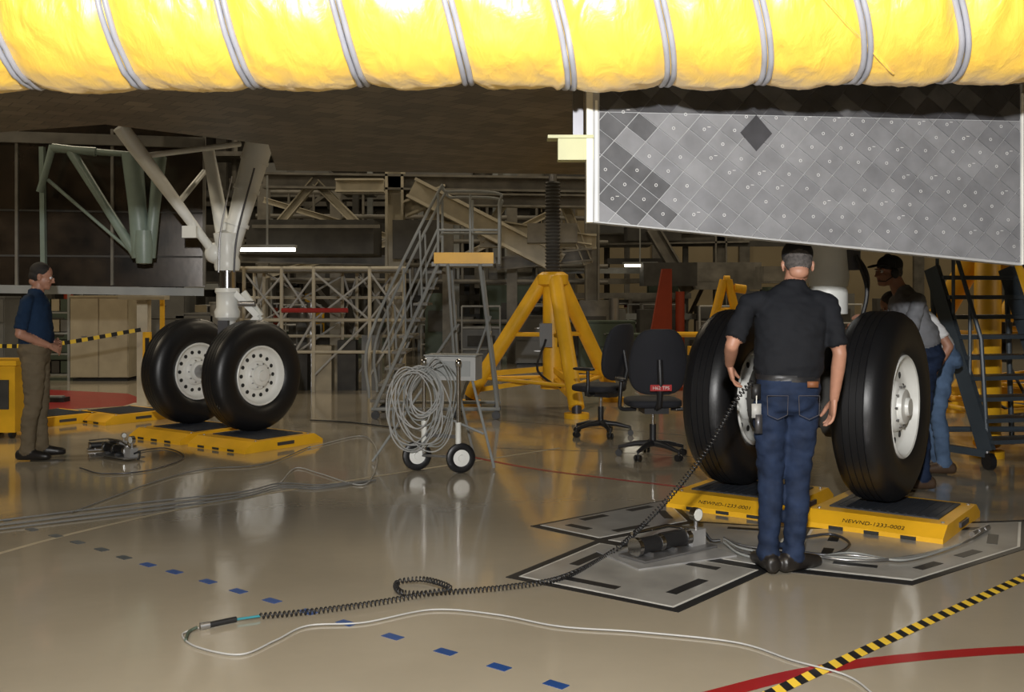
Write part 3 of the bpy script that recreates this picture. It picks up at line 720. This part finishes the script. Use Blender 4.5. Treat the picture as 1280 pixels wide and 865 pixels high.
b=MB('fluorescent_work_light'); b.box(P(800,332,24),(.7,.15,.06),'tube_lamp'); b.box(P(800,329,24),(.8,.2,.05),'hgrey'); b.box(P(800,329,24)+V((0,0,.5)),(.03,.03,1),'hgrey'); b.done(smooth=False)

def cabinet(name,x,y,w,dp,h,k,rows=3,cols=2,kn='steel'):
    b=MB(name); b.box((x,y,h/2+.03),(w,dp,h-.06),k); b.box((x,y,.02),(w*.94,dp*.9,.04),'black')
    for r in range(rows):
        for c in range(cols):
            cx=x-w/2+w*(c+.5)/cols; cz=.06+(h-.08)*(r+.5)/rows
            b.box((cx,y-dp/2-.008,cz),(w/cols-.03,.018,(h-.08)/rows-.025),k); b.box((cx,y-dp/2-.025,cz+.02),(.12*w/cols+.03,.02,.02),kn)
    b.box((x,y,h+.005),(w+.03,dp+.03,.03),k); b.done(smooth=False)
cabinet('tool_cabinet',X(130,17.7),17.8,.98,.6,1.42,'cabinet_tan',1,2)
b=MB('storage_rack'); x0=X(46,17.7)-.03; 
for dx in(0,.62):
    for dy in(0,.5): b.box((x0+dx,17.6+dy,.75),(.04,.04,1.5),'hgrey')
for z in(.1,.45,.8,1.15,1.48):
    b.box((x0+.31,17.85,z),(.64,.52,.03),'hgrey')
    if z<1.4:
        for i in range(4): b.box((x0+.08+i*.155,17.8,z+.03+.1),(.13,.4,.2),random.choice(['cabinet_grey','cabinet_tan','beam_dark','green_box']))
b.done(smooth=False)
for i,(u,w,h,k) in enumerate([(206,.8,1.5,'cabinet_grey'),(245,.7,1.1,'cabinet_grey'),(285,.6,1.3,'beam_mid'),(-15,.7,1.4,'cabinet_grey')]): cabinet('tool_cabinet',X(u,19),19.2,w,.6,h,k,3,1)
for (u,w,h,k,d_) in [(672,.9,1.0,'cabinet_grey',21),(760,1.0,.95,'green_box',19),(795,.9,.75,'green_box',18.0),(912,.9,.8,'beam_mid',20.5)]: cabinet('equipment_crate' if 'green' in k else 'tool_cabinet',X(u,d_),d_+.3,w,.6,h,k,2,1)
b=MB('red_fin_fixture'); pts=[P(814,415,16),P(840,415,16),P(840,336,16),P(828,336,16)]
b.add([p for p in pts]+[p+V((0,.12,0)) for p in pts],[(0,1,2,3),(7,6,5,4),(0,4,5,1),(1,5,6,2),(2,6,7,3),(3,7,4,0)],'orange_paint')
b.box((X(827,16),16.06,.45),(.06,.06,.9),'orange_paint'); b.box((X(827,16),16.06,.03),(.7,.5,.06),'orange_paint'); b.done(smooth=False)
b=MB('yellow_towbar_dolly')
for a,c in(((888,415),(905,350)),((925,415),(910,350)),((905,350),(912,350)),((895,390),(920,390)),((870,425),(925,425)),((918,360),(932,362))): b.tube([P(a[0],a[1],14),P(c[0],c[1],14)],.06,'yellow_paint',12)
b.box((X(905,14),14,.70),(.9,.5,.12),'yellow_paint'); b.box((X(905,14),14,.32),(.12,.12,.64),'yellow_paint'); b.box((X(905,14),14,.04),(.8,.6,.08),'yellow_paint'); b.done(40)
b=MB('yellow_towbar_dolly')
o=V((X(855,20),19.6,0)); b.tube([o+V((-.7,0,.7)),o+V((.7,0,.7))],.05,'yellow_paint'); 
for s in(-.6,.6): b.tube([o+V((s,0,0)),o+V((s,0,.7))],.05,'yellow_paint'); b.tube([o+V((s,-.4,.03)),o+V((s,.4,.03))],.05,'yellow_paint')
b.done(40)
b=MB('yellow_equipment_cart'); c=V((X(2,10.8),10.9,0)); b.box(c+V((0,0,.40)),(.42,.5,.68),'yellow_paint'); b.box(c+V((0,0,.77)),(.46,.54,.05),'yellow_paint'); b.box(c+V((.05,-.26,.45)),(.2,.02,.3),'beam_dark')
for sx_ in(-.16,.16):
    for sy in(-.2,.2): b.cyl(c+V((sx_-.02,sy,.05)),c+V((sx_+.02,sy,.05)),.05,'black')
b.done(30)
b=MB('hazard_tape_barrier'); A=P(-40,432,13.3); C=P(60,431,13.3); E=P(176,412,13.35)
pp=smoothpath([A,C,E],16)
for i,(p,q) in enumerate(zip(pp,pp[1:])): b.beam(p,q,.01,.05,'black' if i%2 else 'yellow_lite')
b.beam(V((A.x,A.y,0)),A+V((0,0,.05)),.04,.04,'yellow_paint'); b.done(smooth=False)
b=MB('tool_tray'); c=G(70,502,0); b.box(c+V((0,0,.03)),(.3,.2,.06),'black'); b.box(c+V((0,0,.07)),(.2,.12,.02),'hgrey'); b.done(smooth=False)

# ------------------------------------------------------------ people
def remesh(parts,vox,sm=3,wr=0.0,cloth=()):
    vs=[];fs=[]
    for v,f,k in parts:
        o=len(vs); vs+=[tuple(a) for a in v]; fs+=[[o+i for i in g] for g in f]
    me=bpy.data.meshes.new('tmp'); me.from_pydata(vs,[],fs); ob=bpy.data.objects.new('tmp',me); bpy.context.collection.objects.link(ob)
    bm=bmesh.new(); bm.from_mesh(me); bmesh.ops.recalc_face_normals(bm,faces=bm.faces); bm.to_mesh(me); bm.free()
    m=ob.modifiers.new('r','REMESH'); m.mode='VOXEL'; m.voxel_size=vox
    if sm: s=ob.modifiers.new('s','SMOOTH'); s.factor=.5; s.iterations=sm
    dg=bpy.context.evaluated_depsgraph_get(); r=bpy.data.meshes.new_from_object(ob.evaluated_get(dg))
    bpy.data.objects.remove(ob)
    trees={}
    for v,f,k in parts: trees.setdefault(k,[[],[]]); T_=trees[k]; o=len(T_[0]); T_[0]+=[V(a) for a in v]; T_[1]+=[[o+i for i in g] for g in f]
    bv={k:BVHTree.FromPolygons(T_[0],T_[1]) for k,T_ in trees.items()}
    rv=[v.co.copy() for v in r.vertices]; nr=[v.normal.copy() for v in r.vertices]
    out=[]; vc={}
    for p in r.polygons:
        c=p.center; best=None;bd=9
        for k,t in bv.items():
            h=t.find_nearest(c,.2)
            if h[3] is not None and h[3]<bd: bd=h[3];best=k
        out.append((tuple(p.vertices),best or parts[0][2]))
        if best in cloth:
            for i in p.vertices: vc[i]=1
    if wr:
        for i in vc:
            p=rv[i]; n=noise.noise(V((p.x*9,p.y*9,p.z*22)))+.6*noise.noise(V((p.x*22+p.z*14,p.y*22,p.z*30)))
            rv[i]=p+nr[i]*n*wr
    return rv,out
def chain(pts,rad,k,seg=18):
    parts=[]; pts=[V(p) for p in pts]
    for i,(p,r) in enumerate(zip(pts,rad)):
        v,f=superell((r,r,r),1,1,18,12); parts.append(([p+a for a in v],f,k))
        if i<len(pts)-1:
            q=pts[i+1]; r2=rad[i+1]; t=MB('x'); t.cyl(p,q,r,'black',r2,seg); parts.append((t.v,t.f,k))
    return parts
def loft(rings,k,n=32,ex=.9):
    vs=[];fs=[]
    for c,xa,ya in rings:
        for i in range(n):
            a=2*math.pi*i/n; cx,sy=math.cos(a),math.sin(a)
            vs.append(V(c)+xa*math.copysign(abs(cx)**ex,cx)+ya*math.copysign(abs(sy)**ex,sy))
    m=len(rings)
    for j in range(m-1):
        for i in range(n): i2=(i+1)%n; fs.append((j*n+i,j*n+i2,(j+1)*n+i2,(j+1)*n+i))
    fs.append(tuple(range(n-1,-1,-1))); fs.append(tuple((m-1)*n+i for i in range(n)))
    return (vs,fs,k)
def hand_parts(w,d,n,s,curl=.35,k='skin'):
    """w wrist, d finger direction, n palm normal (curl dir), s thumb side"""
    w=V(w); d=V(d).normalized(); n=V(n); n=(n-d*n.dot(d)).normalized(); s=V(s); s=(s-d*s.dot(d)-n*s.dot(n)).normalized()
    parts=[loft([(w-d*.03,s*.026,n*.021),(w,s*.026,n*.019),(w+d*.03,s*.035,n*.017),(w+d*.07,s*.041,n*.015),(w+d*.09,s*.039,n*.012)],k,24)]
    for o,l in((.032,.070),(.011,.080),(-.011,.074),(-.031,.058)):
        p=w+d*.082+s*o; pts=[p]; a=curl*.5
        for seg,f in((.45,1),(.30,1),(.25,.8)):
            dd=d*math.cos(a)+n*math.sin(a)+s*(o*1.2); p=p+dd.normalized()*l*seg; pts.append(p); a+=curl*f
        parts+=chain(pts,[.0092,.0086,.0078,.0066],k,12)
    p=w+d*.025+s*.025+n*.004; d1=(d*.75+s*.6+n*.3).normalized(); q=p+d1*.045; d2=(d*.95+s*.15+n*.35).normalized(); q2=q+d2*.032; q3=q2+(d2+n*.2).normalized()*.024
    parts+=chain([p,q,q2,q3],[.015,.0125,.0105,.0085],k,12)
    return parts
def person(name,loc,yaw,S):
    b=MB(name); Rz=Matrix.Rotation(yaw,3,'Z'); loc=V(loc)
    pel=V(S.get('pelvis',(0,0,.92))); nk=V(S.get('neck',(0,.01,1.50))); bend=S.get('bend',.0)
    sp=(nk-pel); L_=sp.length; ax=sp.normalized(); tw=S.get('twist',0); fat=S.get('fat',1.0); sw=S.get('sw',1.0)
    def ring(t,a,bb,oy=0):
        c=pel+sp*t; c.y+= -bend*4*t*(1-t)
        an=tw*max(0,min(1,t)); xr=V((math.cos(an),math.sin(an),0)); z=ax; y=z.cross(xr).normalized(); x=y.cross(z).normalized()
        if t<.15: y=V((-math.sin(an),math.cos(an),0)); x=xr
        return (c+y*oy, x*a, y*bb)
    pt=S['pants']; sh=S['shirt']; sk='skin'
    body=[loft([ring(-.15,.09,.08),ring(-.09,.145,.115,-.005),ring(0,.166,.125,-.012),ring(.08,.166*fat,.124*fat,-.012),ring(.16,.158*fat,.116*fat)],pt)]
    body.append(loft([ring(.15,.161*fat,.119*fat),ring(.195,.161*fat,.119*fat)],'chair_plastic' if S.get('belt') else pt,32))
    body.append(loft([ring(.19,.158*fat,.117*fat),ring(.24,.170*fat,.128*fat),ring(.36,.172*fat,.130*fat),ring(.55,.184*sw,.130),ring(.72,.190*sw,.124),ring(.83,.186*sw,.112),ring(.90,.160*sw,.092),ring(.95,.115*sw,.075),ring(1.0,.074,.062),ring(1.03,.062,.057)],sh))
    if S.get('untucked'): body.append(loft([ring(.08,.178*fat,.134*fat),ring(.16,.18*fat,.136*fat),ring(.30,.178*fat,.134*fat)],sh))
    body.append(loft([ring(.98,.076,.068),ring(1.045,.064,.062)],sh))
    hc=V(S['head']); body+=chain([nk-V((0,0,.05)),nk.lerp(hc,.45),hc+V((0,-.01,-.02))],[.060,.055,.055],sk)
    for sd in('L','R'):
        hip,kn,an=[V(p) for p in S['leg'+sd]]; lm=hip.lerp(kn,.4); cm=kn.lerp(an,.35)
        cm=cm+V((0,-.015,0)); lw=S.get('lw',1.0)
        body+=chain([hip,lm,kn,cm,kn.lerp(an,.8),an+V((0,0,.0))],[.094*lw,.085*lw,.066*lw,.064*lw,.057*lw,.059*lw],pt)
        fd=V(S.get('toe'+sd,(0,1,0))).normalized(); fs_=V((fd.y,-fd.x,0)); g=V((an.x,an.y,0))
        up=V((0,0,1)); lift=V((0,0,an.z-.09))
        body.append(loft([(g+lift+fd*-.095+up*.04,fs_*.024,up*.03),(g+lift+fd*-.08+up*.045,fs_*.038,up*.045),(g+lift+up*.05,fs_*.042,up*.052),(g+lift+fd*.08+up*.042,fs_*.048,up*.044),(g+lift+fd*.14+up*.035,fs_*.050,up*.036),(g+lift+fd*.185+up*.03,fs_*.040,up*.030),(g+lift+fd*.205+up*.026,fs_*.022,up*.02)],S['shoes']))
        body+=chain([an+V((0,0,-.03)),an+V((0,0,.02))],[.045,.048],S['shoes'])
    hands=[]
    for sd,sg in(('L',-1),('R',1)):
        s0,e0,w0=[V(p) for p in S['arm'+sd]]; inn=s0+V((-sg*.07,0,.0))
        body+=chain([s0.lerp(e0,.4),e0,e0.lerp(w0,.3),w0],[.042,.037,.038,.026],sk)
        sl=S.get('sleeve',.62)
        body+=chain([inn,s0+V((-sg*.005,0,-.012))],[.058,.056],sh)
        se=s0.lerp(e0,sl); x,y,dd=frame(e0-s0)
        body.append(loft([(s0,x*.052,y*.052),(s0.lerp(e0,sl*.5),x*.056,y*.056),(se,x*.060,y*.057)],sh,24,1))
        hd=S['hand'+sd]; hands+=hand_parts(w0,*hd)
    cl=(pt,sh)
    rv,fo=remesh(body,.0095,3,.009,cl)
    rv=[V((v.x,v.y,max(v.z,.0))) for v in rv]
    def put(rv,fo):
        vs=[loc+Rz@v for v in rv]; o=len(b.v); b.v+=[tuple(v) for v in vs]
        for f,k in fo: b.f.append([o+i for i in f]); b.m.append(b.mi(k))
    put(rv,fo); rv,fo=remesh(hands,.0038,2); put(rv,fo)
    Rh=Matrix.Rotation(S.get('hyaw',0),3,'Z')@Matrix.Rotation(-S.get('hpitch',0),3,'X')
    def hp_(c,r,k,e=1,R=None):
        v,f=superell(r,e,e,28,18); R=R or Matrix.Identity(3); return ([hc+Rh@(V(c)+R@a) for a in v],f,k)
    H=[hp_((0,-.012,.03),(.074,.094,.088),sk),hp_((0,.02,-.03),(.062,.074,.075),sk),hp_((0,.045,-.075),(.042,.045,.034),sk),hp_((0,.072,-.088),(.022,.02,.018),sk),
       hp_((0,.098,-.012),(.011,.014,.026),sk),hp_((0,.106,-.026),(.014,.014,.011),sk),hp_((-.012,.097,-.03),(.009,.01,.008),sk),hp_((.012,.097,-.03),(.009,.01,.008),sk),
       hp_((-.03,.076,.024),(.024,.012,.008),sk),hp_((.03,.076,.024),(.024,.012,.008),sk),hp_((-.036,.066,-.025),(.022,.02,.018),sk),hp_((.036,.066,-.025),(.022,.02,.018),sk),
       hp_((0,.086,-.053),(.023,.011,.005),'lips'),hp_((0,.084,-.063),(.020,.011,.006),'lips')]
    for sg in(-1,1):
        H.append(hp_((sg*.077,-.008,-.012),(.008,.020,.032),sk,1,Matrix.Rotation(sg*.25,3,'Z'))); H.append(hp_((sg*.080,-.014,-.004),(.010,.016,.022),sk))
    hk=S['hair']
    H.append(hp_((0,-.022,.040),(.079,.094,.086),hk)); H.append(hp_((0,-.045,-.005),(.072,.066,.062),hk))
    H+=[( [hc+Rh@(V((0,-.055,-.06))+a) for a in superell((.052,.04,.04))[0]], superell((.052,.04,.04))[1], sk)]
    if S.get('cap'):
        H.append(hp_((0,-.016,.055),(.084,.100,.076),S['cap'],.95))
        H.append(loft([(hc+Rh@V((0,.05,.052)),Rh@V((.072,0,0)),Rh@V((0,.0,.007))),(hc+Rh@V((0,.10,.056)),Rh@V((.072,0,0)),Rh@V((0,0,.007))),(hc+Rh@V((0,.145,.046)),Rh@V((.058,0,0)),Rh@V((0,0,.006))),(hc+Rh@V((0,.165,.040)),Rh@V((.03,0,0)),Rh@V((0,0,.005)))],S['cap']))
    rv,fo=remesh(H,.0042,2); put(rv,fo)
    def sph(c,r,k): v,f=superell((r,r,r),1,1,14,10); b.add([loc+Rz@(hc+Rh@(V(c)+a)) for a in v],f,k)
    for sg in(-1,1):
        sph((sg*.030,.076,.006),.0125,'eye_white'); sph((sg*.030,.0845,.006),.0062,'black')
        v,f=superell((.019,.006,.004)); b.add([loc+Rz@(hc+Rh@(V((sg*.031,.087,.026))+a)) for a in v],f,hk)
    for fn in S.get('extra',[]): fn(b,lambda p:loc+Rz@V(p))
    if S.get('headset'):
        pts=[loc+Rz@(hc+Rh@V((.088*math.cos(t),-.0,.02+.115*math.sin(t)))) for t in [math.pi*k/16 for k in range(17)]]; b.tube(pts,.008,'black')
        for sg in(-1,1): v,f=superell((.018,.035,.042)); b.add([loc+Rz@(hc+Rh@(V((sg*.09,0,-.01))+a)) for a in v],f,'black')
        b.tube([loc+Rz@(hc+Rh@V(p)) for p in((-.09,.01,-.03),(-.08,.08,-.07),(-.03,.115,-.065))],.004,'black')
    b.done(180)
def m1x(b,q):
    b.box(q((-.178,-.06,.97)),(.045,.03,.08),'black'); b.box(q((-.182,-.085,.87)),(.05,.006,.075),'cable_grey'); b.box(q((-.17,-.085,.80)),(.035,.02,.10),'dark_steel')
    b.tube([q((-.180,-.08,.95)),q((-.182,-.085,.9))],.003,'label_white')
    b.box(q((.10,-.146,1.015)),(.058,.006,.032),'leather')
    for s in(-1,1):
        c=V((s*.083,-.139,.90)); pts=[q(c+V(p)) for p in((-.055,0,.055),(.055,0,.055),(.052,0,-.045),(0,0,-.07),(-.052,0,-.045),(-.055,0,.055))]; b.tube(pts,.0022,'jeans_seam',6)
    b.tube([q((-.285,.16,1.13)),q((-.275,.2,1.13))],.034,'black',12)
person('standing_man',(1.478,5.60,0),0,dict(pelvis=(0.0,0,.93),neck=(.045,.03,1.535),head=(.078,.07,1.648),hpitch=.35,hyaw=-.15,pants='jeans',shirt='polo_black',shoes='shoe_black',hair='hair_grey',cap='cap_black',belt=True,fat=1.06,sw=1.03,
  legL=((-.086,0,.88),(-.082,.02,.49),(-.105,-.02,.10)),legR=((.086,0,.88),(.065,.02,.49),(.03,-.03,.10)),toeL=(-.1,1,0),toeR=(.9,.6,0),
  armL=((-.20,.0,1.45),(-.305,-.05,1.215),(-.275,.15,1.10)),armR=((.225,.0,1.45),(.275,-.04,1.17),(.265,.03,.92)),
  handL=((.25,.25,-1),(.8,-.1,.2),(-.3,1,.1),.45),handR=((-.08,.12,-1),(-1,0,0),(0,1,0),.35),extra=[m1x],sleeve=.85))
person('standing_man',(-4.28,9.35,0),math.radians(-78),dict(pelvis=(0,0,.93),neck=(0,.0,1.50),head=(0,.05,1.64),hpitch=.25,hyaw=.1,pants='khaki',shirt='navy_shirt',shoes='shoe_black',hair='hair_dark',fat=1.12,
  legL=((-.09,0,.88),(-.10,.02,.49),(-.12,.02,.10)),legR=((.09,0,.88),(.10,.0,.49),(.11,-.05,.10)),toeL=(-.2,1,0),toeR=(.15,1,0),lw=1.08,
  armL=((-.205,-.02,1.42),(-.25,-.05,1.13),(-.08,.15,1.04)),armR=((.205,-.03,1.42),(.25,-.08,1.13),(.11,.14,1.02)),
  handL=((.7,.6,-.2),(0,-1,.1),(0,.3,1),.5),handR=((-.6,.6,-.35),(0,-1,-.1),(0,.2,1),.5),sleeve=.85))
person('technician_with_headset',(3.10,8.0,0),math.radians(86),dict(pelvis=(0,-.06,.97),neck=(0,.10,1.52),head=(0,.20,1.655),hpitch=.05,hyaw=.3,pants='jeans',shirt='grey_shirt',shoes='shoe_brown',hair='hair_grey',cap='cap_black',headset=True,fat=1.25,sw=1.18,
  legL=((-.09,-.04,.88),(-.10,.0,.49),(-.12,-.02,.10)),legR=((.09,-.04,.88),(.10,.0,.49),(.12,-.02,.10)),
  armL=((-.23,.04,1.44),(-.30,.14,1.17),(-.20,.38,1.26)),armR=((.23,.04,1.44),(.25,.19,1.16),(.12,.38,1.20)),
  handL=((.2,.8,.5),(0.3,-.3,-1),(1,.3,0),.5),handR=((-.5,.5,.4),(0,0,-1),(0,.2,1),.5),sleeve=.85))
person('technician_in_white_shirt',(3.56,8.66,0),math.radians(84),dict(pelvis=(0,-.04,.93),neck=(0,.22,1.34),head=(0,.38,1.38),hpitch=.6,pants='jeans_light',shirt='white_shirt',shoes='shoe_brown',hair='hair_grey',
  legL=((-.09,0,.88),(-.10,.05,.49),(-.12,0,.10)),legR=((.09,0,.88),(.10,.05,.49),(.12,0,.10)),
  armL=((-.20,.14,1.29),(-.25,.0,1.06),(-.22,.10,.86)),armR=((.20,.14,1.29),(.25,.18,1.04),(.15,.36,1.00)),
  handL=((.1,.5,-.8),(0.8,0,-.3),(0,.5,1),.5),handR=((-.3,.8,0),(0,0,-1),(-1,.2,0),.5),sleeve=.7,fat=1.1))

# ------------------------------------------------------------ lights
def area(name,loc,aim,size,power,col=(1,1,1),sy=None):
    l=bpy.data.lights.new(name,'AREA'); l.energy=power; l.size=size; l.color=col
    if sy: l.shape='RECTANGLE'; l.size_y=sy
    o=bpy.data.objects.new(name,l); o.location=loc; o.rotation_euler=(V(aim)-V(loc)).to_track_quat('-Z','Y').to_euler(); bpy.context.collection.objects.link(o); return o
area('flash_lamp',(-.1,-.4,2.38),(.3,6,1.9),.12,480,(1,.985,.96))
WARM=(1.0,.85,.62)
for i,(x,y,p) in enumerate([(-6,-3,520),(4,-4,400),(-13,8,650),(14,10,420),(-8,17,330),(2,17,300),(10,23,480),(-3,26,260)]):
    area('ceiling_lamp_%d'%i,(x,y,10.6),(x,y,0),1.5,p,WARM)
w=bpy.data.worlds.new('world'); bpy.context.scene.world=w; w.use_nodes=True; w.node_tree.nodes['Background'].inputs[0].default_value=(.02,.02,.02,1)

cam=bpy.data.cameras.new('camera'); co=bpy.data.objects.new('camera',cam); bpy.context.collection.objects.link(co)
cam.sensor_width=36; cam.lens=36*F/1280; cam.shift_y=-(432.5-HZ)/1280
co.location=(0,0,EYE); co.rotation_euler=(math.radians(90),0,0); cam.clip_end=200
bpy.context.scene.camera=co
